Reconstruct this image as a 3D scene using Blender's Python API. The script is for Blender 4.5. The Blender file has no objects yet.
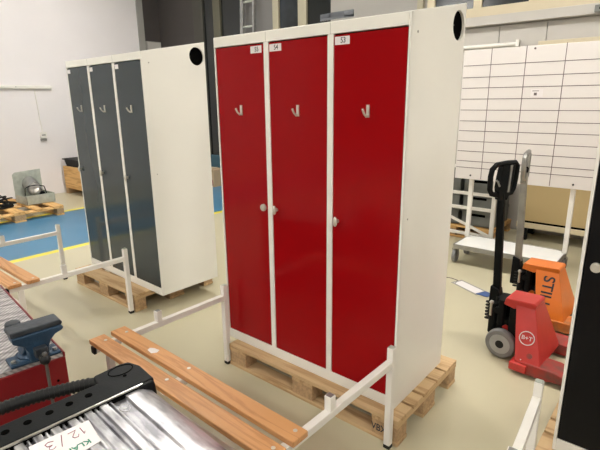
import bpy, bmesh, math, random
from mathutils import Vector, Matrix
random.seed(7)
S = bpy.context.scene
C = S.collection
PI = math.pi

# ------------------------------------------------------------------ materials
def mat(name, col, rough=.5, metal=0., var=.0, scale=6., bump=0., bscale=40., stretch=None, coat=0., spec=.5, emit=0., col2=None, alpha=1.):
    m = bpy.data.materials.new(name); m.use_nodes = True
    nt = m.node_tree; b = nt.nodes['Principled BSDF']
    b.inputs['Base Color'].default_value = (*col, 1)
    b.inputs['Roughness'].default_value = rough
    b.inputs['Metallic'].default_value = metal
    b.inputs['Specular IOR Level'].default_value = spec
    b.inputs['Coat Weight'].default_value = coat
    b.inputs['Coat Roughness'].default_value = .05
    if emit:
        b.inputs['Emission Color'].default_value = (*col, 1)
        b.inputs['Emission Strength'].default_value = emit
    if alpha < 1: b.inputs['Alpha'].default_value = alpha
    tc = nt.nodes.new('ShaderNodeTexCoord'); mp = nt.nodes.new('ShaderNodeMapping')
    nt.links.new(tc.outputs['Object'], mp.inputs['Vector'])
    if stretch: mp.inputs['Scale'].default_value = stretch
    n = nt.nodes.new('ShaderNodeTexNoise'); n.inputs['Scale'].default_value = scale
    n.inputs['Detail'].default_value = 5
    nt.links.new(mp.outputs[0], n.inputs['Vector'])
    if var or col2:
        r = nt.nodes.new('ShaderNodeValToRGB')
        c2 = col2 if col2 else tuple(max(0, c * (1 - var)) for c in col)
        r.color_ramp.elements[0].position = .35; r.color_ramp.elements[1].position = .65
        r.color_ramp.elements[0].color = (*c2, 1); r.color_ramp.elements[1].color = (*col, 1)
        nt.links.new(n.outputs['Fac'], r.inputs['Fac'])
        nt.links.new(r.outputs['Color'], b.inputs['Base Color'])
    if bump:
        n2 = nt.nodes.new('ShaderNodeTexNoise'); n2.inputs['Scale'].default_value = bscale
        nt.links.new(mp.outputs[0], n2.inputs['Vector'])
        bp = nt.nodes.new('ShaderNodeBump'); bp.inputs['Strength'].default_value = bump
        bp.inputs['Distance'].default_value = .01
        nt.links.new(n2.outputs['Fac'], bp.inputs['Height'])
        nt.links.new(bp.outputs[0], b.inputs['Normal'])
    return m

def wood(name, light, dark, axis=0, rough=.6, ring=14):
    m = bpy.data.materials.new(name); m.use_nodes = True
    nt = m.node_tree; b = nt.nodes['Principled BSDF']; b.inputs['Roughness'].default_value = rough
    tc = nt.nodes.new('ShaderNodeTexCoord'); mp = nt.nodes.new('ShaderNodeMapping')
    sc = [9, 9, 9]; sc[axis] = .7
    mp.inputs['Scale'].default_value = sc
    nt.links.new(tc.outputs['Object'], mp.inputs['Vector'])
    n = nt.nodes.new('ShaderNodeTexNoise'); n.inputs['Scale'].default_value = 2.2; n.inputs['Detail'].default_value = 6
    n.inputs['Distortion'].default_value = .6
    nt.links.new(mp.outputs[0], n.inputs['Vector'])
    w = nt.nodes.new('ShaderNodeMath'); w.operation = 'MULTIPLY'; w.inputs[1].default_value = ring
    nt.links.new(n.outputs['Fac'], w.inputs[0])
    fr = nt.nodes.new('ShaderNodeMath'); fr.operation = 'PINGPONG'; fr.inputs[1].default_value = 1
    nt.links.new(w.outputs[0], fr.inputs[0])
    r = nt.nodes.new('ShaderNodeValToRGB')
    r.color_ramp.elements[0].position = .0; r.color_ramp.elements[0].color = (*dark, 1)
    r.color_ramp.elements[1].position = .55; r.color_ramp.elements[1].color = (*light, 1)
    nt.links.new(fr.outputs[0], r.inputs['Fac'])
    nt.links.new(r.outputs['Color'], b.inputs['Base Color'])
    bp = nt.nodes.new('ShaderNodeBump'); bp.inputs['Strength'].default_value = .15; bp.inputs['Distance'].default_value = .004
    nt.links.new(fr.outputs[0], bp.inputs['Height']); nt.links.new(bp.outputs[0], b.inputs['Normal'])
    return m

def floor_mat():
    m = mat('epoxy_floor', (.525, .485, .345), rough=.28, var=.03, scale=.9)
    nt = m.node_tree; b = nt.nodes['Principled BSDF']
    src = b.inputs['Base Color'].links[0].from_socket
    geo = nt.nodes.new('ShaderNodeTexCoord'); sp = nt.nodes.new('ShaderNodeSeparateXYZ')
    nt.links.new(geo.outputs['Object'], sp.inputs[0])
    def band(lo, hi, prev, col):
        a = nt.nodes.new('ShaderNodeMath'); a.operation = 'GREATER_THAN'; a.inputs[1].default_value = lo
        c = nt.nodes.new('ShaderNodeMath'); c.operation = 'LESS_THAN'; c.inputs[1].default_value = hi
        k = nt.nodes.new('ShaderNodeMath'); k.operation = 'MULTIPLY'
        nt.links.new(sp.outputs['X'], a.inputs[0]); nt.links.new(sp.outputs['X'], c.inputs[0])
        nt.links.new(a.outputs[0], k.inputs[0]); nt.links.new(c.outputs[0], k.inputs[1])
        mx = nt.nodes.new('ShaderNodeMixRGB'); mx.inputs['Color2'].default_value = (*col, 1)
        nt.links.new(k.outputs[0], mx.inputs['Fac']); nt.links.new(prev, mx.inputs['Color1'])
        return mx.outputs[0]
    s = band(-7.22, -5.36, src, (.055, .20, .35))
    s = band(-5.37, -5.27, s, (.75, .66, .03))
    s = band(-7.32, -7.22, s, (.75, .66, .03))
    nt.links.new(s, b.inputs['Base Color'])
    # faint scuffs in the gloss
    n = nt.nodes.new('ShaderNodeTexNoise'); n.inputs['Scale'].default_value = 2.5; n.inputs['Detail'].default_value = 8
    nt.links.new(geo.outputs['Object'], n.inputs['Vector'])
    mr = nt.nodes.new('ShaderNodeMapRange'); mr.inputs['To Min'].default_value = .27; mr.inputs['To Max'].default_value = .33
    nt.links.new(n.outputs['Fac'], mr.inputs['Value']); nt.links.new(mr.outputs[0], b.inputs['Roughness'])
    return m

M = dict(
    wall=mat('painted_wall', (.78, .75, .765), .75, var=.03, scale=1.2),
    darkwall=mat('dark_far_wall', (.10, .09, .085), .8, var=.1),
    wallgrey=mat('grey_wall_panel', (.50, .48, .45), .6, var=.04, scale=1),
    ceiling=mat('ceiling_paint', (.72, .72, .70), .9, var=.03),
    frame=mat('cream_window_frame', (.60, .53, .38), .5, var=.05),
    mulldark=mat('dark_olive_mullion', (.058, .055, .045), .5, var=.1),
    mull=mat('olive_mullion', (.10, .095, .065), .5, var=.1),
    mullight=mat('beige_mullion', (.36, .33, .24), .5, var=.05),
    darkpanel=mat('dark_grey_panel', (.060, .052, .050), .55, var=.12, scale=2),
    curtain=mat('light_grey_panel', (.33, .32, .30), .7, var=.06, scale=2),
    midcurtain=mat('mid_grey_panel', (.16, .155, .15), .7, var=.08, scale=2),
    night=mat('night_glass', (.012, .014, .014), .08, spec=.5),
    nightblue=mat('night_glass_blue', (.03, .037, .045), .12, spec=.5, col2=(.015, .018, .02), scale=3),
    petrol=mat('petrol_panel', (.03, .09, .13), .5, var=.15),
    white=mat('white_powder_coat', (.79, .78, .735), .38, var=.02, scale=3),
    offwhite=mat('white_tube_paint', (.80, .78, .74), .35, var=.03, scale=9),
    red=mat('red_gloss_door', (.285, .0034, .0055), .12, var=.03, scale=2, spec=.13),
    grey=mat('anthracite_gloss_door', (.030, .043, .050), .12, var=.05, scale=2, spec=.36),
    black=mat('black_door', (.004, .004, .005), .3, var=.1, spec=.2),
    gap=mat('shadow_gap_black', (.003, .003, .003), .9, var=.1, spec=.0),
    chrome=mat('worn_steel', (.62, .60, .56), .28, 1., var=.1, scale=30),
    darksteel=mat('dark_steel', (.14, .135, .13), .45, .6, var=.2),
    satin=mat('satin_nickel', (.66, .64, .58), .38, .55, var=.05, scale=30),
    steel=mat('grey_steel', (.38, .38, .37), .4, .8, var=.2, scale=12),
    galv=mat('galvanised_sheet', (.50, .53, .47), .45, .3, var=.2, scale=14),
    label=mat('white_label', (.74, .71, .72), .5, var=.03),
    ink=mat('black_ink', (.03, .03, .04), .6, var=.1),
    pen=mat('dark_red_pen', (.25, .06, .10), .6, var=.1),
    green=mat('green_print', (.0, .22, .13), .6, var=.1),
    bwood=wood('bench_pine', (.58, .295, .12), (.44, .20, .07), 0, .45, 9),
    pwoodx=wood('pallet_wood_x', (.56, .39, .215), (.40, .25, .12), 0, .8, 5),
    pwoody=wood('pallet_wood_y', (.54, .37, .20), (.38, .24, .11), 1, .8, 5),
    pblock=mat('pallet_block', (.50, .33, .18), .85, var=.3, scale=60, stretch=(1, 1, 1)),
    pwood2=wood('orange_pallet_wood', (.72, .44, .17), (.50, .27, .08), 0, .7, 5),
    rubber=mat('black_rubber', (.010, .011, .012), .55, var=.2, bump=.1, spec=.3),
    plastic=mat('black_plastic', (.007, .008, .009), .5, var=.1, bump=.05, bscale=200, spec=.12),
    tyre=mat('grey_tyre', (.24, .24, .25), .6, var=.15, scale=20),
    rim=mat('grey_rim', (.42, .43, .44), .5, var=.1, scale=20),
    jred=mat('red_lift_paint', (.58, .035, .03), .38, var=.12, scale=8, coat=.1),
    jredfork=mat('worn_red_paint', (.42, .03, .025), .5, scale=14, col2=(.20, .06, .05)),
    jorange=mat('orange_lift_paint', (.80, .20, .022), .38, var=.08, scale=8, coat=.1),
    jorangefork=mat('worn_orange_paint', (.66, .19, .03), .5, scale=14, col2=(.36, .14, .05)),
    cabred=mat('dark_red_paint', (.19, .002, .006), .3, var=.15, scale=5),
    vise=mat('blue_cast_iron', (.021, .060, .118), .45, .2, var=.4, scale=14, bump=.3),
    visejaw=mat('dark_grey_iron', (.06, .07, .085), .42, .5, var=.3, scale=20, bump=.2),
    shelf=mat('white_laminate', (.78, .79, .78), .35, var=.05, scale=3),
    boardm=mat('whiteboard_enamel', (.70, .668, .655), .3, var=.02, scale=1),
    line=mat('dark_tape', (.16, .13, .14), .6, var=.1),
    crate=mat('grey_crate_plastic', (.17, .18, .17), .5, var=.15, scale=7),
    beige=mat('beige_laminate', (.50, .38, .19), .5, var=.06, scale=2),
    cream=mat('cream_board', (.68, .60, .42), .5, var=.06, scale=3),
    card=mat('cardboard', (.50, .36, .22), .8, var=.1),
    alubody=mat('plain_aluminium', (.58, .58, .60), .4, .7, var=.12, scale=3),
    acryl=mat('smoky_plastic', (.19, .205, .23), .15, var=.1),
    blue=mat('blue_tape', (.04, .09, .26), .5, var=.1),
    lamp=mat('lamp_diffuser', (1., .955, .89), .5, emit=9.),
)
M['floor'] = floor_mat()

def alu_mat(name, base=(.70, .70, .73), dark=(.17, .17, .19), st=(1.6, 6, 6), sc=4.2):
    m = mat(name, base, .30, .8, col2=dark, scale=sc, stretch=st, bump=.1, bscale=9)
    return m
M['alu'] = alu_mat('scratched_aluminium')
M['worktop'] = alu_mat('scratched_worktop_steel', (.62, .60, .60), (.20, .18, .19), (10, 2.2, 5), 5)
# ribbed steel sheet: fine diagonal wave on the worktop
nt = M['worktop'].node_tree; b = nt.nodes['Principled BSDF']; b.inputs['Metallic'].default_value = .35
b.inputs['Roughness'].default_value = .45
wv = nt.nodes.new('ShaderNodeTexWave'); wv.inputs['Scale'].default_value = 28; wv.inputs['Distortion'].default_value = 1.2
wv.bands_direction = 'DIAGONAL'
tcn = [n for n in nt.nodes if n.type == 'TEX_COORD'][0]
nt.links.new(tcn.outputs['Object'], wv.inputs['Vector'])
src = b.inputs['Base Color'].links[0].from_socket
mx = nt.nodes.new('ShaderNodeMixRGB'); mx.blend_type = 'MULTIPLY'; mx.inputs['Fac'].default_value = .45
nt.links.new(src, mx.inputs['Color1']); nt.links.new(wv.outputs['Color'], mx.inputs['Color2'])
nt.links.new(mx.outputs[0], b.inputs['Base Color'])

# ------------------------------------------------------------------ geometry helpers
class MB:
    def __init__(s): s.b = bmesh.new()
    def box(s, x0, x1, y0, y1, z0, z1):
        r = bmesh.ops.create_cube(s.b, size=1)['verts']
        for v in r:
            v.co = Vector((x0 + (v.co.x + .5) * (x1 - x0), y0 + (v.co.y + .5) * (y1 - y0), z0 + (v.co.z + .5) * (z1 - z0)))
        return s
    def cyl(s, p0, p1, r, seg=20, r2=None):
        p0 = Vector(p0); p1 = Vector(p1); d = p1 - p0
        mtx = Matrix.Translation((p0 + p1) / 2) @ d.to_track_quat('Z', 'Y').to_matrix().to_4x4()
        bmesh.ops.create_cone(s.b, cap_ends=True, segments=seg, radius1=r, radius2=r if r2 is None else r2, depth=d.length, matrix=mtx)
        return s
    def sph(s, c, r, sc=(1, 1, 1), seg=16):
        mtx = Matrix.Translation(c) @ Matrix.Diagonal((*sc, 1))
        bmesh.ops.create_uvsphere(s.b, u_segments=seg, v_segments=seg // 2 + 2, radius=r, matrix=mtx); return s
    def prism(s, poly, axis, a0, a1):
        """poly: list of 2-D points in the two other axes (cyclic order x,y,z without axis)"""
        def mk(p, a):
            if axis == 'x': return Vector((a, p[0], p[1]))
            if axis == 'y': return Vector((p[0], a, p[1]))
            return Vector((p[0], p[1], a))
        A = [s.b.verts.new(mk(p, a0)) for p in poly]; B = [s.b.verts.new(mk(p, a1)) for p in poly]
        n = len(poly)
        f = [s.b.faces.new(A), s.b.faces.new(B[::-1])]
        for i in range(n): f.append(s.b.faces.new((A[i], B[i], B[(i + 1) % n], A[(i + 1) % n])))
        bmesh.ops.recalc_face_normals(s.b, faces=f); return s
    def hull(s, pts):
        vs = [s.b.verts.new(p) for p in pts]
        bmesh.ops.convex_hull(s.b, input=vs); return s
    def path(s, pts, r, seg=10, closed=False):
        pts = [Vector(p) for p in pts]; n = len(pts); rings = []
        up = Vector((0, 0, 1))
        for i, p in enumerate(pts):
            a = pts[(i - 1) % n] if (closed or i) else p
            c = pts[(i + 1) % n] if (closed or i < n - 1) else p
            t = (c - a).normalized()
            if i == 0:
                u = t.orthogonal().normalized()
            else:
                u = (u - t * u.dot(t)); u = u.normalized() if u.length > 1e-5 else t.orthogonal().normalized()
            w = t.cross(u)
            rings.append([s.b.verts.new(p + (u * math.cos(k * 2 * PI / seg) + w * math.sin(k * 2 * PI / seg)) * r) for k in range(seg)])
        m = n if closed else n - 1
        fs = []
        for i in range(m):
            A = rings[i]; B = rings[(i + 1) % n]
            for k in range(seg): fs.append(s.b.faces.new((A[k], A[(k + 1) % seg], B[(k + 1) % seg], B[k])))
        if not closed:
            fs.append(s.b.faces.new(rings[0][::-1])); fs.append(s.b.faces.new(rings[-1]))
        bmesh.ops.recalc_face_normals(s.b, faces=fs); return s
    def build(s, name, m, parent=None, bevel=0., loc=None, seg=2):
        me = bpy.data.meshes.new(name); s.b.normal_update(); s.b.to_mesh(me); s.b.free()
        for p in me.polygons: p.use_smooth = True
        me.set_sharp_from_angle(angle=math.radians(35))
        me.materials.append(M[m] if isinstance(m, str) else m)
        o = bpy.data.objects.new(name, me); C.objects.link(o)
        if parent: o.parent = parent
        if loc: o.location = loc
        if bevel:
            md = o.modifiers.new('bevel', 'BEVEL'); md.width = bevel; md.segments = seg; md.limit_method = 'ANGLE'
            md.harden_normals = True
        return o

def tag(o, label=None, cat=None, group=None, kind=None):
    if label: o['label'] = label
    if cat: o['category'] = cat
    if group: o['group'] = group
    if kind: o['kind'] = kind
    return o
def thing(name, label, cat, loc=(0, 0, 0), rz=0, group=None):
    o = bpy.data.objects.new(name, None); C.objects.link(o)
    o.empty_display_size = .1
    o.location = loc; o.rotation_euler = (0, 0, rz); return tag(o, label, cat, group)
def struct(o): o['kind'] = 'structure'; return o
def copy_tree(o, parent=None, loc=None):
    c = o.copy(); C.objects.link(c); c.parent = parent
    if loc: c.location = loc
    for ch in list(o.children):
        if ch is not c: copy_tree(ch, c)
    return c
def text(name, s, size, m, parent, mtx, font_sx=1., extr=.0004, lab=None):
    cu = bpy.data.curves.new(name, 'FONT'); cu.body = s; cu.size = size; cu.extrude = extr
    cu.align_x = 'CENTER'; cu.align_y = 'CENTER'; cu.offset = size * .012
    t = bpy.data.objects.new(name, cu); C.objects.link(t)
    bpy.context.view_layer.update()
    me = bpy.data.meshes.new_from_object(t.evaluated_get(bpy.context.evaluated_depsgraph_get()))
    bpy.data.objects.remove(t)
    me.transform(mtx @ Matrix.Diagonal((font_sx, 1, 1, 1)))
    me.materials.clear(); me.materials.append(M[m])
    o = bpy.data.objects.new(name, me); C.objects.link(o); o.parent = parent
    return o
def basis(xd, yd, loc):
    xd = Vector(xd); yd = Vector(yd); zd = xd.cross(yd)
    m = Matrix((xd, yd, zd)).transposed().to_4x4(); m.translation = loc; return m

# ------------------------------------------------------------------ room shell (room axes: x right along lockers, y deeper)
WX, BY, EX, SY, CH = -8.85, 6.15, 5.2, -8.5, 4.4
struct(MB().box(WX - .2, EX + .2, SY - .2, BY + .2, -.1, 0).build('floor', 'floor'))
struct(MB().box(WX - .2, EX + .2, SY - .2, BY + .2, CH, CH + .1).build('ceiling', 'ceiling'))
struct(MB().box(WX - .2, WX, SY, 5.61, 0, CH).build('wall_left', 'wall'))
struct(MB().box(EX, EX + .2, SY, BY, 0, CH).build('wall_right', 'wall'))
struct(MB().box(WX, EX, SY - .2, SY, 0, CH).build('wall_near', 'darkwall'))  # unseen wall, set far back and dark to weaken reflections in the doors
struct(MB().box(WX - .2, EX + .2, BY, BY + .2, 0, CH).build('wall_back', 'wallgrey'))
struct(MB().box(WX - .2, WX + .02, 5.61, 5.75, 0, CH).build('trim_1', 'curtain', bevel=.005))
struct(MB().box(WX - .2, WX, 5.75, BY, 0, CH).build('wall_left_end', 'darkpanel'))

# left part of the back wall: tall glazed bays with mullions
def pane(n, x0, x1, z0, m): struct(MB().box(x0, x1, BY - .03, BY - .002, z0, CH).build('window_%d' % n, m))
pane(1, WX, -7.69, .57, 'darkpanel')
pane(2, -7.42, -7.12, .57, 'night')
pane(3, -6.93, -6.35, .57, 'night')
pane(4, -6.35, -5.64, .57, 'midcurtain')
pane(5, -5.51, -5.10, .57, 'nightblue')
pane(6, -4.93, -4.49, .57, 'night')
pane(7, -4.49, -3.07, .57, 'curtain')
struct(MB().box(WX, -3.0, BY - .05, BY - .001, .32, .57).build('trim_2', 'petrol'))
k = 3
for x0, x1, m in ((-7.69, -7.42, 'mulldark'), (-7.12, -6.93, 'mull'), (-5.64, -5.51, 'mullight'), (-5.10, -4.93, 'mullight'), (-3.07, -2.99, 'mullight')):
    struct(MB().box(x0, x1, BY - .07, BY - .001, .57, CH).build('trim_%d' % k, m, bevel=.004)); k += 1
# right part: high windows over a grey ledge and wall panels
struct(MB().box(-2.99, -2.93, BY - .02, BY - .001, 1.0, CH).build('trim_8', 'curtain'))
for i, (x0, x1) in enumerate(((-2.83, -2.33), (-2.23, -1.70), (-1.61, -.2), (-.1, 1.2), (1.3, 2.6))):
    struct(MB().box(x0, x1, BY - .03, BY - .002, 2.66, 3.9).build('window_%d' % (8 + i), 'nightblue'))
m = MB().box(-2.93, EX, BY - .07, BY - .001, 2.55, 2.66).box(-2.93, EX, BY - .07, BY - .001, 3.9, 4.0)
for x0, x1 in ((-2.93, -2.83), (-2.33, -2.23), (-1.70, -1.61), (-.2, -.1), (1.2, 1.3), (2.6, 2.7)):
    m.box(x0, x1, BY - .065, BY - .001, 2.66, 3.9)
struct(m.build('trim_9', 'frame', bevel=.004))
struct(MB().box(-2.9, EX, BY - .12, BY - .001, 2.445, 2.55).build('trim_10', 'wallgrey', bevel=.006))
m = MB()
x = -2.9
for w in (.90, .52, .62, .62, .62, .62, .62, .62, .62):
    m.box(x + .004, x + w - .004, BY - .03, BY - .001, .0, 2.435); x += w
struct(m.build('trim_11', 'wallgrey', bevel=.003))
struct(MB().box(-1.55, EX, BY - .07, BY - .031, 2.165, 2.225).build('trim_12', 'frame', bevel=.004))

t = thing('light_tube', 'long white horizontal tube high on the back wall above whiteboard', 'lamp', (-2.55, BY - .03, 2.215))
MB().cyl((0, -.03, 0), (.80, -.03, 0), .024).build('tube', 'offwhite', t)
MB().box(.76, .80, -.06, .0, -.03, .045).build('end_bracket', 'offwhite', t, .004)
MB().box(.0, .04, -.06, .0, -.03, .045).build('end_bracket', 'offwhite', t, .004)
t = thing('wall_sensor', 'small dark grey box on grey ledge at top right', 'sensor', (-1.02, BY - .121, 2.455))
MB().box(0, .12, -.05, 0, 0, .07).build('housing', 'crate', t, .006)
MB().cyl((.06, -.056, .035), (.06, -.05, .035), .018).build('lens', 'black', t)

# left wall: rail, conduit, socket
t = thing('wall_rail', 'long white horizontal rail mounted on the left wall', 'rail', (WX, 0, 1.87))
m = MB().prism([(0, -.03), (.045, -.03), (.05, -.02), (.05, .02), (0, .03)], 'y', -1.5, 3.78)
m.build('profile', 'offwhite', t, .003)
for yy in (2.2, 3.2): MB().cyl((.05, yy, 0), (.053, yy, 0), .008, 10).build('screw', 'steel', t)
m = MB().path([(WX + .012, 3.50, 1.84), (WX + .012, 3.52, 1.3), (WX + .012, 3.53, 1.12)], .010, 8)
tag(m.build('cable_conduit', 'offwhite'), 'thin white cable running down wall from rail to socket', 'cable')
t = thing('wall_socket', 'small white socket box on left wall below cable', 'socket', (WX, 3.53, 1.06))
MB().box(0, .045, -.055, .055, -.055, .055).build('housing', 'offwhite', t, .008)
MB().box(.045, .049, -.03, .03, -.005, .012).build('cover_slot', 'crate', t)
MB().box(0, .03, -.05, .05, -.10, -.062).build('junction_cover', 'curtain', t, .004)

t = thing('wall_box', 'pale square box on dark wall just above grey locker roof', 'box', (WX, 5.76, 2.60))
MB().box(0, .04, 0, .34, 0, .19).build('housing', 'curtain', t, .004)
MB().box(.04, .044, .02, .32, .015, .175).build('cover', 'wallgrey', t, .002)

# ceiling lamps
n = 0
for yy in (-6.4, -3.0, -.4, 3.6):
    for xx in ((-6.6, -4.3, -1.4, 1.4) if yy > 0 else (-4.9, 1.8) if yy > -1 else (-6.2, -1.8, 2.6)):
        t = thing('ceiling_light', 'long rectangular ceiling lamp with warm white diffuser', 'ceiling light', (xx, yy, CH), 0, 'ceiling lamps in rows')
        MB().box(-.78, .78, -.17, .17, -.07, 0).build('housing', 'offwhite', t)
        MB().box(-.75, .75, -.14, .14, -.085, -.07).build('diffuser', 'lamp', t)

# ------------------------------------------------------------------ pallets
def pallet(loc, label, L=1.2, W=.8, rz=0, wx='pwoodx', wy='pwoody', wb='pblock', group=None):
    t = thing('wooden_pallet', label, 'pallet', loc, rz, group)
    ws = [.145, .10, .145, .10, .145]; g = (W - sum(ws)) / 4; y = 0
    for w in ws:
        MB().box(0, L, y, y + w, .122, .144).build('deck_board', wx, t, .003); y += w + g
    bx = [(0, .145), (L / 2 - .072, L / 2 + .073), (L - .145, L)]
    by = [(0, .10), (W / 2 - .072, W / 2 + .073), (W - .10, W)]
    for x0, x1 in bx:
        MB().box(x0, x1, 0, W, .100, .1215).build('cross_board', wy, t, .003)
        for y0, y1 in by: MB().box(x0 + .002, x1 - .002, y0 + .002, y1 - .002, .0225, .0995).build('block', wb, t, .004)
    for y0, y1 in by: MB().box(0, L, y0, y1, 0, .022).build('bottom_board', wx, t, .003)
    return t
pr = pallet((-2.045, 1.735, 0), 'worn wooden pallet under the red door lockers', 1.178, .70)
text('block_stamp', 'VBX', .052, 'ink', pr, basis((1, 0, 0), (0, 0, 1), (1.075, -.0006 + .002, .06)), .85)
pallet((-4.18, 1.775, 0), 'worn wooden pallet under the grey door lockers', .99, .78)
pallet((-.325, 1.946, 0), 'light wooden pallet under the black door lockers at right edge', 1.2, .70)

# ------------------------------------------------------------------ lockers
LW, LD, HF, HR = 1.19, .543, 1.799, 1.898
def side_panel(hole=True, x=0., t=.012):
    m = MB(); b = m.b
    outer = [(0, 0), (LD, 0), (LD, HR), (0, HF)]
    lv = [b.verts.new((x, p[0], p[1])) for p in outer]
    es = [b.edges.new((lv[i], lv[(i + 1) % 4])) for i in range(4)]
    cy, cz, r = .466, HR - .105, .066
    hv = [b.verts.new((x, cy + r * math.cos(a * 2 * PI / 32), cz + r * math.sin(a * 2 * PI / 32))) for a in range(32)]
    es += [b.edges.new((hv[i], hv[(i + 1) % 32])) for i in range(32)]
    bmesh.ops.triangle_fill(b, edges=es, use_beauty=True)
    r_ = bmesh.ops.extrude_face_region(b, geom=list(b.faces))
    for v in [g for g in r_['geom'] if isinstance(g, bmesh.types.BMVert)]: v.co.x += t
    bmesh.ops.recalc_face_normals(b, faces=b.faces); return m
def locker(loc, rz, label, doorm, numbers, hookm='satin', lockkind=('round', 'oval', 'oval')):
    t = thing('locker_cabinet', label, 'locker cabinet', loc, rz)
    b = MB()
    T = .012
    # frame, roof, floor, back, dividers as one welded shell
    b.box(0, T, -.002, .02, 0, HF).box(LW - T, LW, -.002, .02, 0, HF)
    DW = .366
    xs = [T + i * (DW + .034) for i in range(3)]
    for i in (1, 2): b.box(xs[i] - .034, xs[i], -.002, .02, .058, HF - .05)
    b.box(T, LW - T, -.002, .02, 0, .058).box(T, LW - T, -.002, .02, HF - .05, HF)
    for i in (1, 2): b.box(xs[i] - .026, xs[i] - .01, .02, LD - .01, .02, HF - .02)
    b.box(.012, LW - .012, LD - .012, LD, 0, HR - .012).box(.012, LW - .012, .02, LD - .012, 0, .03)
    b.prism([(0, HF - .008), (LD, HR - .008), (LD, HR + .002), (0, HF + .002)], 'x', 0, LW)
    b.build('body', 'white', t, .0025)
    side_panel(x=LW - .012).build('side_panel', 'white', t)
    side_panel(x=0).build('side_panel', 'white', t)
    # seam lines on the top rail
    m = MB()
    for i in (1, 2): m.box(xs[i] - .0175, xs[i] - .0160, -.0026, -.0015, HF - .05, HF - .002)
    m.build('rail_seam', 'curtain', t)
    for sx in (LW - .055, .012):
        m = MB(); cy, cz = .468, HR - .105
        m.path([(sx, cy, cz), (sx + .043, cy, cz)], .0655, 28)
        m.build('vent_pipe', 'gap', t)
    m = MB()
    m.cyl((LW, .055, HF - .07), (LW + .002, .055, HF - .07), .005, 10).cyl((LW, .40, HR - .11), (LW + .002, .40, HR - .11), .004, 10)
    m.cyl((LW, .045, .95), (LW + .002, .045, .95), .004, 10)
    m.build('plug', 'curtain', t)
    for i in range(3):
        x0 = xs[i]; x1 = x0 + DW; z0, z1 = .060, HF - .053
        MB().box(x0 + .0005, x1 - .0005, .012, .019, z0 - .001, z1 + .002).build('door_gap', 'gap', t)
        d = MB().box(x0 + .0025, x1 - .0025, .000, .0118, z0, z1 - .003).build('door', doorm, t, .002)
        cx = (x0 + x1) / 2 - .0
        hz = 1.56 - .144
        h = MB().box(cx - .001, cx + .013, -.006, 0, hz - .026, hz + .028)
        h.path([(cx + .006, -.004, hz - .020), (cx + .005, -.014, hz - .022), (cx + .003, -.028, hz - .010), (cx + .001, -.036, hz + .006)], .0052, 8)
        h.sph((cx + .001, -.036, hz + .007), .006, seg=10)
        h.build('coat_hook', hookm, d)
        lz = 1.041 - .144
        lx = x1 - .026 if lockkind[i] == 'round' else x0 + .030
        l = MB()
        if lockkind[i] == 'round':
            l.cyl((lx - .005, 0, lz), (lx - .005, -.010, lz), .0195, 24).cyl((lx - .005, -.010, lz), (lx - .005, -.016, lz), .014, 24)
            l.box(lx - .007, lx - .003, -.022, -.015, lz - .008, lz + .008)
        elif lockkind[i] == 'disc':
            lx = x0 + .043; lz = .843
            l.cyl((lx, 0, lz), (lx, -.012, lz), .019, 28).cyl((lx, -.012, lz), (lx, -.018, lz), .015, 28)
        else:
            l.cyl((lx, 0, lz), (lx, -.014, lz), .010, 20)
            l.sph((lx, -.020, lz), .012, (1.05, .75, 2.1), 18)
            l.box(lx - .002, lx + .002, -.031, -.026, lz - .010, lz + .010)
        l.build('lock', 'satin', d)
        if numbers:
            lx0 = x1 - .092 if i == 0 else x0 + .008
            p = MB().box(lx0, lx0 + .078, -.0012, 0, z1 - .045, z1 - .011).build('number_label', 'label', d)
            text('number', numbers[i], .032, 'ink', p, basis((1, 0, 0), (0, 0, 1), (lx0 + .044, -.0016, z1 - .028)), .9)
        else:
            MB().box(x0 + .008, x0 + .058, -.0012, 0, z1 - .045, z1 - .014).build('number_label', 'label', d)
    return t
red = locker((-2.12, 1.806, .144), 0, 'large white triple locker cabinet with three glossy red doors', 'red', ('55', '54', '53'))
locker((-4.195, 1.941, .144), -.026, 'white triple locker cabinet with three dark grey doors', 'grey', None, lockkind=('oval', 'oval', 'oval'))
locker((-.270, 2.0, .144), 0, 'white framed locker cabinet with black doors cut off by right edge', 'black', None, lockkind=('disc',) * 3)

# tray on the red locker roof
rz_ = .144 + HF + (2.18 - 1.806) * (HR - HF) / LD
t = thing('plastic_holder', 'small smoky clear plastic holder lying on red locker roof', 'holder', (-1.64, 2.14, rz_ + .012))
sl = (HR - HF) / LD
m = MB()
m.prism([(0, -.008), (.09, -.008 + .09 * sl), (.09, .004 + .09 * sl), (0, .004)], 'x', 0, .155).build('base', 'acryl', t)
MB().box(0, .155, .084, .09, .012, .044).build('back_panel', 'acryl', t)
MB().prism([(.0, .0), (.09, .012), (.09, .044), (.0, .024)], 'x', .0, .004).build('side_panel', 'acryl', t)
MB().prism([(.0, .0), (.09, .012), (.09, .044), (.0, .024)], 'x', .151, .155).build('side_panel', 'acryl', t)

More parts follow.
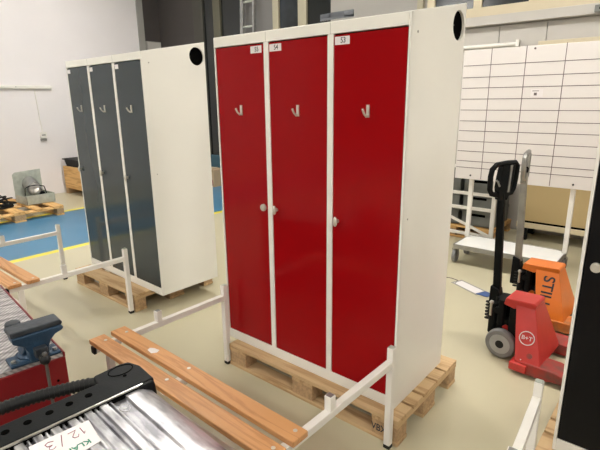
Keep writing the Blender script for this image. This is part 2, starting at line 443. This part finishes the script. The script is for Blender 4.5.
# ------------------------------------------------------------------ benches
def bench(loc, rz, label):
    """origin at floor below the left frame's far leg; frames run towards -y"""
    t = thing('changing_bench', label, 'bench', loc, rz)
    for fx in (0, 1.16):
        f = MB()
        f.box(fx - .016, fx + .016, -.812, -.0162, .437, .470)           # seat rail
        f.box(fx - .016, fx + .016, -.016, .016, .018, .53)             # far leg, stands proud of the rail
        f.box(fx - .016, fx + .016, -.475, -.443, .470, .53)            # stub socket
        f.box(fx - .016, fx + .016, -.76, -.728, .018, .437)            # near leg
        fr = f.build('end_frame', 'offwhite', t, .003)
        c = MB().box(fx - .0165, fx + .0165, -.0165, .0165, 0, .02).build('foot_cap', 'rubber', fr, .002)
        c = MB().box(fx - .0165, fx + .0165, -.7605, -.7275, 0, .02).build('foot_cap', 'rubber', fr, .002)
        MB().box(fx - .012, fx + .012, -.471, -.447, .527, .5308).build('socket_opening', 'steel', fr)
        MB().box(fx - .013, fx + .013, -.013, .013, .53, .533).build('leg_plug', 'galv', fr)
        MB().box(fx - .0165, fx + .0165, -.826, -.812, .434, .4702).build('end_cap', 'rubber', fr, .003)
    MB().box(.016, 1.144, -.755, -.733, .30, .33).build('cross_bar', 'offwhite', t, .002)
    MB().box(.53, .562, -.80, -.64, .440, .470).build('middle_support', 'offwhite', t, .003)
    for y0 in (-.820, -.709):
        p = MB().box(-.040, 1.195, y0, y0 + .079, .4705, .495).build('plank', 'bwood', t, .004)
        for fx in (0.03, .546, 1.16): MB().cyl((fx, y0 + .05, .4945), (fx, y0 + .05, .4965), .008, 14).build('screw', 'satin', p)
    return t
bA = bench((-2.065, 1.735, 0), -.018, 'changing bench frame with two pine planks in front of the red lockers')
MB().prism([(.27, -.69), (.31, -.695), (.325, -.675), (.315, -.655), (.28, -.66), (.262, -.672)], 'z', .4951, .4957).build('sticker_scrap', 'label', bA)
bench((-4.375, 1.755, 0), -.006, 'changing bench frame with pine planks at left before the grey lockers')
bench((-.325, 1.845, 0), .07, 'mostly hidden changing bench frame before the black lockers')

# ------------------------------------------------------------------ red tool cabinet and vise
th = math.radians(-6)
t = thing('tool_cabinet', 'dark red steel cabinet with scratched metal worktop, vise on it', 'cabinet', (-1.80, .679, 0), th)
MB().box(-1.0, 0, -.62, 0, .0, .632).build('body', 'cabred', t, .004)
MB().box(-.992, -.008, -.612, -.008, .632, .648).build('worktop', 'worktop', t)
m = MB().box(-1.0, 0, -.0075, .0, .633, .652).box(-1.0, -.9925, -.62, -.008, .633, .652)
m.build('rim', 'cabred', t, .002)
m = MB()
for zz in (.54, .51): m.cyl((0, -.04, zz), (.002, -.04, zz), .005, 10)
m.build('bolt_hole', 'gap', t)
v = thing('bench_vise', 'heavy blue cast iron bench vise with dark grey jaws', 'vise', (-1.84, .590, .6485), th)
m = MB().cyl((-.035, 0, 0), (-.035, 0, .014), .068, 28).cyl((-.035, 0, .014), (-.035, 0, .030), .060, 28, .045)
m.box(-.062, .025, -.095, .082, 0, .013)
m.build('base', 'vise', v, .005)
for yy in (-.080, .066): MB().cyl((.0, yy, .013), (.0, yy, .022), .009, 6).build('bolt', 'steel', v)
neck = [(-.050, .028), (-.038, .05), (-.040, .075), (-.052, .098), (-.080, .118), (-.080, .132), (.080, .132), (.074, .122), (.052, .110), (.036, .090), (.030, .065), (.034, .045), (.048, .028)]
MB().prism(neck, 'x', -.075, -.004).build('fixed_jaw', 'vise', v, .008, seg=3)
MB().cyl((-.048, -.052, .118), (-.048, -.052, .158), .030, 24, .026).build('anvil', 'visejaw', v, .006)
neck2 = [(-.034, .022), (-.036, .06), (-.048, .090), (-.082, .112), (-.084, .134), (.088, .134), (.094, .122), (.088, .114), (.062, .106), (.044, .088), (.034, .062), (.032, .022)]
MB().prism(neck2, 'x', .004, .062).build('sliding_jaw', 'vise', v, .009, seg=3)
MB().prism([(-.085, .134), (.090, .134), (.095, .142), (.086, .156), (-.085, .156)], 'x', -.022, .056).build('jaw_plate', 'visejaw', v, .006)
MB().box(-.12, .09, -.022, .022, .044, .080).build('slide_bar', 'visejaw', v, .004)
MB().cyl((.06, 0, .045), (.128, 0, .045), .015, 20).sph((.120, 0, .045), .019, seg=16).build('spindle', 'rubber', v)
h = MB().cyl((.124, 0, .070), (.124, 0, -.175), .0060, 12).build('handle', 'darksteel', v)
MB().sph((.124, 0, .070), .009).build('handle_ball', 'darksteel', h)
MB().sph((.124, 0, -.175), .009).build('handle_ball', 'darksteel', h)

# ------------------------------------------------------------------ aluminium case
t = thing('ribbed_aluminium_case', 'scratched ribbed aluminium case with black plastic end and grip', 'case', (-1.222, .694, 0), math.radians(-4))
CT = .75
MB().box(.006, .95, -.80, -.002, 0, CT - .028).build('body', 'alubody', t, .012)
# lid with long ribs
prof = [(-.80, CT - .028), (-.80, CT - .006)]
y = -.795
while y < -.125:
    prof += [(y, CT - .010), (y + .003, CT), (y + .024, CT), (y + .027, CT - .009), (y + .031, CT - .009), (y + .033, CT - .002), (y + .038, CT - .002), (y + .040, CT - .010), (y + .0425, CT - .010)]
    y += .045
prof += [(-.088, CT - .010), (-.082, CT - .002), (-.030, CT - .004), (-.002, CT - .020), (-.002, CT - .028)]
MB().prism(prof, 'x', .012, .95).build('ribbed_lid', 'alu', t, .0015)
# black end cap: corner block plus strip with slots
cap = MB()
out = [(.004, .020), (-.10, .026), (-.150, .010), (-.158, -.020), (-.150, -.112), (-.100, -.122), (-.100, -.78), (.004, -.78)]
cap.prism(out, 'z', CT - .085, CT + .006)
cap.hull([(.004, .020, CT - .05), (.004, -.05, CT - .05), (.030, .014, CT - .05), (.030, -.03, CT - .05), (.004, .020, CT + .006), (.004, -.05, CT + .006), (.020, .006, CT + .006), (.020, -.03, CT + .006)])
cap.box(-.150, -.100, -.78, -.68, CT - .085, CT + .006)
cap.build('end_cap', 'plastic', t, .008, seg=3)
m = MB()
for yy in (-.165, -.221, -.276, -.333, -.388, -.445, -.50, -.557, -.612): m.cyl((-.055, yy, CT + .0062), (-.055, yy, CT + .0074), .0105, 18)
m.build('slot', 'gap', t)
m = MB().path([(-.115 + .028 * math.cos(a), -.035 + .040 * math.sin(a), CT + .0065) for a in [PI * 2 * k / 28 for k in range(28)]], .0016, 6, True)
m.cyl((-.075, -.040, CT + .0062), (-.075, -.040, CT + .0075), .006, 14)
m.build('moulded_ring', 'gap', t)
g = MB()
gx = lambda y_: -.136 - .082 * math.sin(min(1, max(0, (-.10 - y_) / .60)) * PI) ** .9
pts = [(gx(y_), y_, CT - .016) for y_ in [-.10 - .60 * k_ / 24 for k_ in range(25)]]
g.path(pts, .0175, 18)
for i in range(40):
    yy = -.125 - i * .0135
    g.cyl((gx(yy), yy, CT - .0165), (gx(yy - .007), yy - .007, CT - .0165), .0203, 18)
g.build('grip_handle', 'rubber', t)
m = MB().box(.004, .011, -.78, -.022, CT + .0015, CT + .007)
m.build('trim_strip', 'chrome', t, .001)
MB().box(.004, .017, -.78, -.022, CT - .011, CT - .004).build('lid_gap', 'gap', t)  # black strip paints in the shade of the gap beside the lid
m = MB().path([(.075 + .018 * math.cos(a) * (1 + .2 * math.cos(2 * a)), -.115 + .014 * math.sin(a), CT + .0004) for a in [PI * 2 * k / 20 for k in range(20)]], .0011, 5, True)
m.cyl((.075, -.115, CT), (.075, -.115, CT + .001), .006, 12)
m.build('embossed_mark', 'steel', t)
# paper sheet lying on the lid
p = thing('paper_sheet', 'white paper with handwriting and green print lying on aluminium case', 'paper', (-1.222, .694, CT + .0008), math.radians(-4))
sh = MB()
W0 = Matrix.Rotation(math.radians(4), 2)
def rp(x, y): v_ = Vector((x - .10, y + .29)); v_.rotate(W0) if False else None; return (x, y)
sh.prism([(.045, -.362), (.052, -.210), (.160, -.222), (.175, -.372)], 'z', 0, .0006)
sh.build('sheet', 'label', p)
# handwriting (upside down from here): 12/3
def stroke(name, pts, r=.0011): return MB().path([(x, y, .0012) for x, y in pts], r, 5).build(name, 'pen', p)
w = MB()
X0, Y0 = .088, -.235
def seg(pts):
    # local text frame: u to the right in reading direction (-y), v up (+x)
    w.path([(.066 + v_ * 1.15, -.236 - u * 1.15, .0010) for u, v_ in pts], .0011, 5)
seg([(.000, .022), (.004, .030), (.004, .002)])
seg([(.014, .022), (.018, .030), (.026, .029), (.028, .022), (.022, .013), (.014, .002), (.032, .003)])
seg([(.044, -.004), (.056, .036)])
seg([(.066, .026), (.072, .031), (.080, .028), (.078, .019), (.070, .016), (.080, .014), (.082, .004), (.074, -.001), (.064, .004)])
w.build('handwriting', 'pen', p)
text('printed_name', 'KLARAVIK', .026, 'green', p, basis((0, -1, 0), (1, 0, 0), (.138, -.300, .0011)), 1.)

# ------------------------------------------------------------------ pallet jacks
def jack(loc, rz, label, body, forkm, turn, logo, greyh=False, bk=.160, zt=.392, wl=0.):
    t = thing('pallet_jack', label, 'pallet jack', loc, rz)
    # forks (towards +x)
    for s in (-1, 1):
        y0, y1 = (s * .27, s * .11) if s > 0 else (s * .27, s * .11)
        y0, y1 = min(y0, y1), max(y0, y1)
        f = MB().prism([(-.03, .012), (-.03, .062), (.03, .085), (.20, .085), (.26, .070), (1.10, .070), (1.15, .045), (1.15, .030), (1.10, .022), (.20, .022), (.16, .012)], 'y', y0, y1).build('fork', forkm, t, .006)
        MB().cyl((1.0, (y0 + y1) / 2 - .04, .034), (1.0, (y0 + y1) / 2 + .04, .034), .033, 18).build('fork_roller', 'rubber', f)
    # heel plate and tapering housing
    b = MB()
    b.box(-.045, .055, -.285, .285, .020, .072)
    b.hull([(-.02 - wl, -.262, .072), (.125, -.262, .072), (-.02 - wl, .13, .072), (.125, .13, .072),
            (-.09 - wl, -.125, zt), (.022, -.125, zt), (-.09 - wl, .035, zt), (.022, .035, zt)])
    b.build('housing', body, t, .008)
    b = MB().prism([(-bk, zt - .035), (-bk + .01, zt + .012), (.02, zt + .018), (.030, zt + .005), (.024, zt - .025), (-.08 - wl, zt - .028), (-.09 - wl, zt - .05)], 'y', -.132, .045)
    b.build('top_bracket', body, t, .007)
    m = MB()
    m.box(-.125, -.01, -.12, .10, .10, zt - .05)
    m.build('front_shield', 'plastic', t, .01)
    # pump unit
    p = MB().cyl((-.20, 0, .10), (-.20, 0, .36), .058, 24).box(-.26, -.10, -.085, .085, .14, .24)
    p.cyl((-.235, -.075, .12), (-.235, -.075, .33), .028, 18).cyl((-.18, -.09, .20), (-.18, -.09, .37), .024, 16)
    p.cyl((-.20, -.115, .295), (-.20, .115, .295), .022, 14)
    p.build('pump', 'plastic', t, .003)
    sp = MB().path([(-.285 + .022 * math.cos(a), -.02 + .022 * math.sin(a), .17 + a * .0037) for a in [k * PI / 6 for k in range(12 * 6)]], .0055, 6)
    sp.build('spring', 'rubber', t)
    MB().cyl((-.245, -.10, .245), (-.245, -.10, .33), .009, 12).sph((-.245, -.10, .335), .014).build('valve_pin', 'chrome', t)
    # swing arms to the wheels
    for s in (-1, 1):
        y = s * .135
        MB().prism([(-.02, .12), (-.02, .16), (-.15, .205), (-.17, .185), (-.15, .165)], 'y', y - s * .045 - .007, y - s * .045 + .007).build('swing_arm', body, t, .003)
        w = MB().cyl((-.15, y - .026, .094), (-.15, y + .026, .094), .094, 40).build('steering_wheel', 'tyre', t, .012, seg=3)
        MB().cyl((-.15, y - .028, .094), (-.15, y + .028, .094), .064, 32).build('wheel_disc', 'rim', w, .002)
        MB().cyl((-.15, y - .031, .094), (-.15, y + .031, .094), .026, 24).build('wheel_hub', 'rubber', w, .002)
    # drawbar, leaning very slightly
    hx0, hx1 = (-.295, -.318) if greyh else (-.255, -.288)
    MB().prism([(hx0 - .035, .20), (hx0 + .045, .20), (hx0 + .04, .30), (hx0 + .02, .40), (hx0 - .032, .42)], 'y', -.04, .04).build('handle_yoke', 'plastic', t, .006)
    hm = 'steel' if greyh else 'plastic'
    d = Vector((hx1 - hx0, 0, .80)).normalized()
    b = MB(); rw = .024
    b.hull([(hx0 + sx * rw, sy * .018, .38) for sx in (-1, 1) for sy in (-1, 1)] + [(hx1 + sx * rw * .9, sy * .016, 1.03) for sx in (-1, 1) for sy in (-1, 1)])
    b.build('drawbar', hm, t, .005)
    # handle loop turned about the bar
    R = Matrix.Translation((hx1, 0, 1.02)) @ Matrix.Rotation(turn, 4, 'Z')
    def T(u, w_, o=0): return R @ Vector((u, o, w_))
    loop = MB()
    outl = [(-.035, .0), (-.080, .012), (-.096, .04), (-.098, .12), (-.090, .165), (-.060, .192), (.02, .200), (.082, .200), (.098, .180), (.096, .11), (.088, .04), (.070, .010), (.02, .0)]
    loop.path([T(u, w_) for u, w_ in outl], .0165, 12, True)
    lp = loop.build('handle_loop', hm, t)
    c = MB()
    cc = [(-.030, -.03), (-.044, .05), (-.036, .12), (-.024, .190), (.070, .190), (.056, .05), (.028, -.03)]
    A = [T(u, w_, -.022) for u, w_ in cc] + [T(u, w_, .022) for u, w_ in cc]
    c.hull(A); c.build('control_block', 'plastic' if not greyh else 'steel', lp, .006)
    g_ = MB(); g_.hull([T(u, w_, o) for u, w_ in ((.018, .02), (.034, .02), (.026, .19), (.042, .19)) for o in (-.022, -.0265)]); g_.build('grip_stripe', 'steel', lp)
    MB().path([T(-.040, .06, -.02), T(-.060, .09, -.026), T(-.070, .10, -.02)], .006, 8).build('release_lever', 'steel' if not greyh else 'plastic', lp)
    # marking on the near side face (faces -y, leaning)
    n_a = Vector((0, -.262, .072)); n_b = Vector((0, -.125, zt)); up = (n_b - n_a).normalized()
    def face(x, k): q = n_a.lerp(n_b, k); return Vector((x, q.y, q.z))
    nrm = Vector((1, 0, 0)).cross(up)
    if logo == 'BT':
        cpt = face(.018, .44) + nrm * .0012
        m = MB().path([cpt + Vector((1, 0, 0)) * .042 * math.cos(a) + up * .040 * math.sin(a) for a in [2 * PI * k / 32 for k in range(32)]], .0028, 6, True)
        m.build('logo_ring', 'label', t)
        text('logo_letters', 'B+T', .034, 'label', t, basis((1, 0, 0), up, cpt), 1.05, .001)
        m = MB(); q = face(.055, .16); m.cyl(q, q + nrm * .004, .016, 20); m.build('grease_cap', 'jredfork', t)
        q = face(.012, .06); MB().cyl(q, q + nrm * .0006, .004, 6).build('rivet', 'label', t)
    else:
        cpt = face(-.030, .54) + nrm * .0012
        text('logo_letters', 'STILL', .105, 'ink', t, basis(-up, Vector((1, 0, 0)), cpt), .98, .001)
    return t
jack((-.60, 3.02, 0), -.06, 'red pallet jack with black drawbar and round wheel, nearer of two', 'jred', 'jredfork', 1.08, 'BT')
jack((-.625, 3.73, 0), -.03, 'orange pallet jack with grey drawbar behind the red one', 'jorange', 'jorangefork', 1.72, 'STILL', True, .225, .405, .045)

# ------------------------------------------------------------------ planning board on trolley
t = thing('planning_board_trolley', 'wheeled trolley carrying a big white ruled planning board', 'trolley', (-1.24, 4.75, 0))
HW = .46
s = MB().box(-HW, HW, -.32, .09, .176, .200)
s.build('shelf', 'shelf', t, .004)
MB().box(-HW - .006, HW + .006, -.328, -.32, .156, .203).box(-HW - .006, HW + .006, .09, .098, .156, .203).box(-HW - .008, -HW, -.32, .09, .156, .203).box(HW, HW + .008, -.32, .09, .156, .203).build('shelf_edge', 'steel', t, .002)
for sx in (-1, 1):
    MB().box(sx * HW - .02, sx * HW + .02, .0, .04, .2005, 1.95).build('post', 'offwhite', t, .004)
    MB().cyl((sx * HW, -.034, .855), (sx * HW, -.030, .855), .009, 12).build('screw', 'ink', t)
    for sy, yy in ((-1, -.27), (1, .05)):
        cst = MB().box(sx * HW - .02, sx * HW + .02, yy - .03, yy + .03, .146, .156)
        cst.prism([(yy - .028, .147), (yy + .028, .147), (yy + .012, .055), (yy - .012, .055)], 'x', sx * HW - .026, sx * HW - .021)
        cst.prism([(yy - .028, .147), (yy + .028, .147), (yy + .012, .055), (yy - .012, .055)], 'x', sx * HW + .021, sx * HW + .026)
        cc = cst.build('caster', 'steel', t)
        MB().cyl((sx * HW - .016, yy, .071), (sx * HW + .016, yy, .071), .070, 28).build('caster_wheel', 'tyre', cc, .006)
bd = MB().box(-.62, .66, -.030, -.005, .815, 2.055).build('board', 'boardm', t, .004)
zs = [1.912, 1.802, 1.704, 1.601, 1.497, 1.392, 1.296, 1.194, 1.096, .997, .932]
m = MB()
for z in zs: m.box(-.612, .652, -.0312, -.0298, z - .003, z + .003)
for x in (-.355, -.05, .27): m.box(x - .003, x + .003, -.0312, -.0298, .825, 2.06)
m.build('grid_line', 'line', bd)
nt_ = MB().box(.022, .125, -.0322, -.0313, 1.612, 1.682).build('note', 'label', bd)
text('note_writing', 'OBS!', .026, 'ink', nt_, basis((1, 0, 0), (0, 0, 1), (.055, -.0326, 1.64)), 1.) if False else None
MB().cyl((.02, -.0315, 2.03), (.02, -.036, 2.03), .009, 12).build('magnet', 'line', bd)
m = MB().box(.035, .09, -.0327, -.0321, 1.664, 1.670).box(.05, .075, -.0327, -.0321, 1.628, 1.652)
m.build('note_mark', 'line', nt_)

# ------------------------------------------------------------------ pallets and grey crates under / behind the board
pallet((-2.62, 5.35, 0), 'orange toned wooden pallet under the grey crates by back wall', 1.0, .7, wx='pwood2', wy='pwood2', wb='pblock')
def crate(x, y, z, w, d, h, label):
    t = thing('storage_crate', label, 'crate', (x, y, z), 0, 'grey plastic crates on the pallet by the back wall')
    b = MB()
    b.box(0, w, 0, .012, 0, h - .035).box(0, w, d - .012, d, 0, h - .035).box(0, .012, 0, d, 0, h - .035).box(w - .012, w, 0, d, 0, h - .035).box(0, w, 0, d, 0, .012)
    b.build('body', 'crate', t, .002)
    b = MB().box(-.008, w + .008, -.010, .014, h - .036, h - .002).box(-.008, w + .008, d - .014, d + .010, h - .036, h - .002)
    b.box(-.008, .014, .014, d - .014, h - .036, h - .002).box(w - .014, w + .008, .014, d - .014, h - .036, h - .002)
    b.build('rim', 'crate', t, .003)
    b = MB().box(w * .25, w * .75, -.0015, .001, h - .080, h - .050); b.build('handle_slot', 'gap', t)
    return t
for ci, (cx, cn) in enumerate(((-2.42, 'left'), (-2.02, 'right'))):
    for r_, rn in enumerate(('bottom', 'middle', 'top')):
        crate(cx, 5.42, .1445 + r_ * .199, .37, .55, .2, 'grey plastic crate with dark handle slot, %s of the %s stack under the board' % (rn, cn))
t = thing('steel_rack', 'open white steel rack frame in front of the grey crates', 'rack', (-2.62, 5.28, 0))
for x in (0., 1.0):
    MB().box(x - .022, x + .022, 0, .035, 0, .95).build('upright', 'offwhite', t, .003)
for z in (.08, .385, .555, .86):
    MB().box(.022, .978, .002, .03, z - .018, z + .018).build('rail', 'offwhite', t, .003)
MB().prism([(.30, .36), (.98, .11), (.98, .075), (.30, .325)], 'y', -.004, .001).build('brace', 'offwhite', t)
t = thing('low_cabinet', 'long beige low cabinet standing against back wall behind trolley', 'cabinet', (-1.46, 5.70, 0))
MB().box(0, 2.4, 0, .40, .235, .80).build('body', 'beige', t, .004)
MB().box(-.01, 2.41, -.008, .41, .150, .212).build('base_rail', 'cream', t, .004)
MB().box(.01, 2.39, .004, .39, .212, .235).build('recess', 'gap', t)
for x in (.03, .78, 1.55, 2.27):
    for y in (.01, .33): MB().box(x, x + .08, y, y + .06, 0, .150).build('leg', 'plastic', t, .003)

# machine partly hidden at right of the trolley
t = thing('floor_machine', 'small grey machine with red base beside trolley shelf, mostly hidden', 'machine', (-.46, 5.02, 0))
MB().box(-.13, .13, -.13, .13, .03, .075).build('base', 'jredfork', t, .006)
MB().cyl((-.0, 0, .075), (0, 0, .26), .085, 24).box(-.08, .08, -.10, .02, .10, .22).build('motor_housing', 'steel', t, .004)
MB().path([(-.09, 0, .07), (-.10, 0, .30), (-.06, 0, .38), (.06, 0, .38), (.10, 0, .30), (.09, 0, .07)], .011, 10).build('carry_handle', 'galv', t)
for sx in (-1, 1):
    MB().cyl((sx * .13, -.06, .05), (sx * .15, -.06, .05), .05, 20).build('wheel', 'rubber', t)

# ------------------------------------------------------------------ floor litter: sheet with blue strip
t = thing('plastic_sleeve', 'clear whitish sleeve with blue strip lying on the bare floor', 'sleeve', (-1.30, 3.88, .0005), -.42)
MB().prism([(-.20, -.055), (.12, -.075), (.12, .065), (-.20, .075)], 'z', 0, .0015).build('sheet', 'acryl2' if 'acryl2' in M else 'curtain', t)
MB().prism([(-.175, -.040), (.09, -.055), (.09, .045), (-.175, .055)], 'z', .0015, .0022).build('paper', 'label', t)
MB().prism([(.10, -.06), (.19, -.03), (.20, .03), (.16, .06), (.10, .05)], 'z', .0016, .006).build('blue_strip', 'blue', t, .001)
m = MB().path([(-.33, -.03, .003), (-.27, .02, .003), (-.20, .03, .003), (-.16, -.04, .003)], .003, 6)
m.build('tape_end', 'line', t)

# ------------------------------------------------------------------ far left: pallet with motor unit
pallet((-8.26, 1.76, 0), 'orange toned wooden pallet with a motor unit on it by the left wall', 1.2, 1.2, 0, 'pwood2', 'pwood2', 'pblock')
t = thing('motor_unit', 'open grey metal housing with silver motor lying on the far pallet', 'machine', (-7.66, 2.76, .144), .0)
hb = MB().prism([(-.26, 0), (-.26, .42), (-.22, .45), (.20, .47), (.20, 0)], 'x', -.22, -.205)
hb.box(-.22, .28, -.26, -.245, 0, .12)
hb.box(-.22, .28, .185, .20, 0, .14).box(-.22, .28, -.26, .20, 0, .012)
hb.box(.265, .28, -.26, .20, 0, .14)
hb.build('housing', 'galv', t, .003)
mm = MB().cyl((-.20, -.02, .27), (.02, -.02, .20), .115, 28).build('motor', 'steel', t, .006)
MB().cyl((.02, -.02, .20), (.16, -.02, .155), .10, 28, .085).sph((.15, -.02, .158), .086, (.7, 1, 1), 20).build('motor_cover', 'chrome', t)
MB().cyl((.20, .03, .14), (.235, .03, .13), .042, 20).build('shaft_cap', 'plastic', t)
MB().path([(-.10, -.14, .10), (.0, -.16, .22), (.10, -.13, .26), (.17, -.02, .27), (.16, .09, .24), (.10, .14, .12)], .008, 8).build('cable', 'plastic', t)
t.scale = (.85, .88, 1)
t.location = (-7.66, 2.83, .144)
t = thing('cable_heap', 'black tangled cables in a heap left of motor unit', 'cable', (-7.55, 2.27, .144))
random.seed(3)
for k in range(5):
    pts = []
    a0 = random.uniform(0, 6); r0 = random.uniform(.06, .17); n = 34
    for i in range(n):
        a = a0 + i * .42
        pts.append(((r0 + .03 * math.sin(i * .9 + k)) * math.cos(a), (r0 * 1.25 + .03 * math.cos(i * .7)) * math.sin(a), .016 + .16 * (.5 + .5 * math.sin(i * .33 + k * 1.3)) * (k + 2) / 6 ))
    MB().path(pts, .011, 7).build('cable_coil', 'rubber', t)
MB().path([(0, .0, .02), (-.05, -.08, .17), (.0, -.12, .24), (.03, .02, .20), (.10, .16, .03)], .010, 7).build('cable_loop', 'rubber', t)

# wooden box with black bin in the corner of the left wall
t = thing('wooden_box', 'tall light wooden box on skids beside left wall behind lockers', 'box', (-8.40, 3.86, 0))
MB().box(-.36, .36, -.10, .60, .105, .50).build('body', 'pwood2', t, .006)
for x in (-.36, .26): MB().box(x, x + .10, -.10, .60, 0, .105).build('skid', 'pblock', t, .004)
t = thing('black_bin', 'black open plastic bin sitting on top of the wooden box', 'bin', (-8.40, 3.86, .5))
b = MB()
b.hull([(-.30, -.06, 0), (.30, -.06, 0), (-.30, .5, 0), (.30, .5, 0), (-.34, -.08, .13), (.34, -.08, .13), (-.34, .55, .13), (.34, .55, .13)])
b.build('body', 'plastic', t, .006)
MB().box(-.36, .36, -.10, -.08, .115, .135).box(-.36, .36, .54, .57, .115, .135).box(-.36, -.34, -.08, .54, .115, .135).box(.34, .36, -.08, .54, .115, .135).build('rim', 'plastic', t, .004)

# box seen in the slit between the lockers
t = thing('cardboard_box', 'brown cardboard box by back wall seen between the lockers', 'box', (-7.55, 5.78, 0))
MB().box(0, .55, 0, .32, 0, .33).build('carton', 'card', t, .004)
MB().box(.02, .53, -.002, 0, .03, .13).build('red_print', 'jredfork', t)
MB().box(.25, .30, -.001, .32, .3302, .3312).build('packing_tape', 'cream', t)

# ladder frame standing behind the red lockers, leaned to back wall
t = thing('aluminium_ladder', 'aluminium ladder leaning on back wall behind red locker roof', 'ladder', (-6.125, 5.86, 0))
lean = lambda z: z * (BY - .10 - 5.86) / 3.95
for x in (-.14, .14):
    b = MB()
    pr_ = [(x - .022, x + .022)]
    b.hull([(x + sx * (.033 if x < 0 else .016), lean(z) + sy, z) for sx in (-1, 1) for sy in (-.03, .03) for z in (0, 3.95)])
    b.build('ladder_rail', 'steel', t, .004)
for i in range(9):
    z = .46 + i * .393
    MB().cyl((-.135, lean(z), z), (.135, lean(z), z), .017, 14).build('rung', 'galv', t)

# ------------------------------------------------------------------ world, camera
w = bpy.data.worlds.new('World'); S.world = w; w.use_nodes = True
w.node_tree.nodes['Background'].inputs[0].default_value = (.75, .8, .9, 1)
w.node_tree.nodes['Background'].inputs[1].default_value = .05

cam = bpy.data.cameras.new('Camera'); co = bpy.data.objects.new('Camera', cam); C.objects.link(co)
f_, p_, r_, h_ = 468.6, .261, -.011, 1.612
F = Vector((0, math.cos(p_), -math.sin(p_))); R = Vector((1, 0, 0)); U = R.cross(F)
R2 = R * math.cos(r_) + U * math.sin(r_); U2 = -R * math.sin(r_) + U * math.cos(r_)
m = Matrix((R2, U2, -F)).transposed().to_4x4()
m = Matrix.Rotation(.698, 4, 'Z') @ m
m.translation = (0, 0, h_)
co.matrix_world = m
cam.sensor_width = 36; cam.lens = f_ / 600 * 36; cam.clip_start = .02
S.camera = co
S.view_settings.view_transform = 'Standard'; S.view_settings.look = 'None'
S.view_settings.gamma = 1; S.view_settings.exposure = 2.68
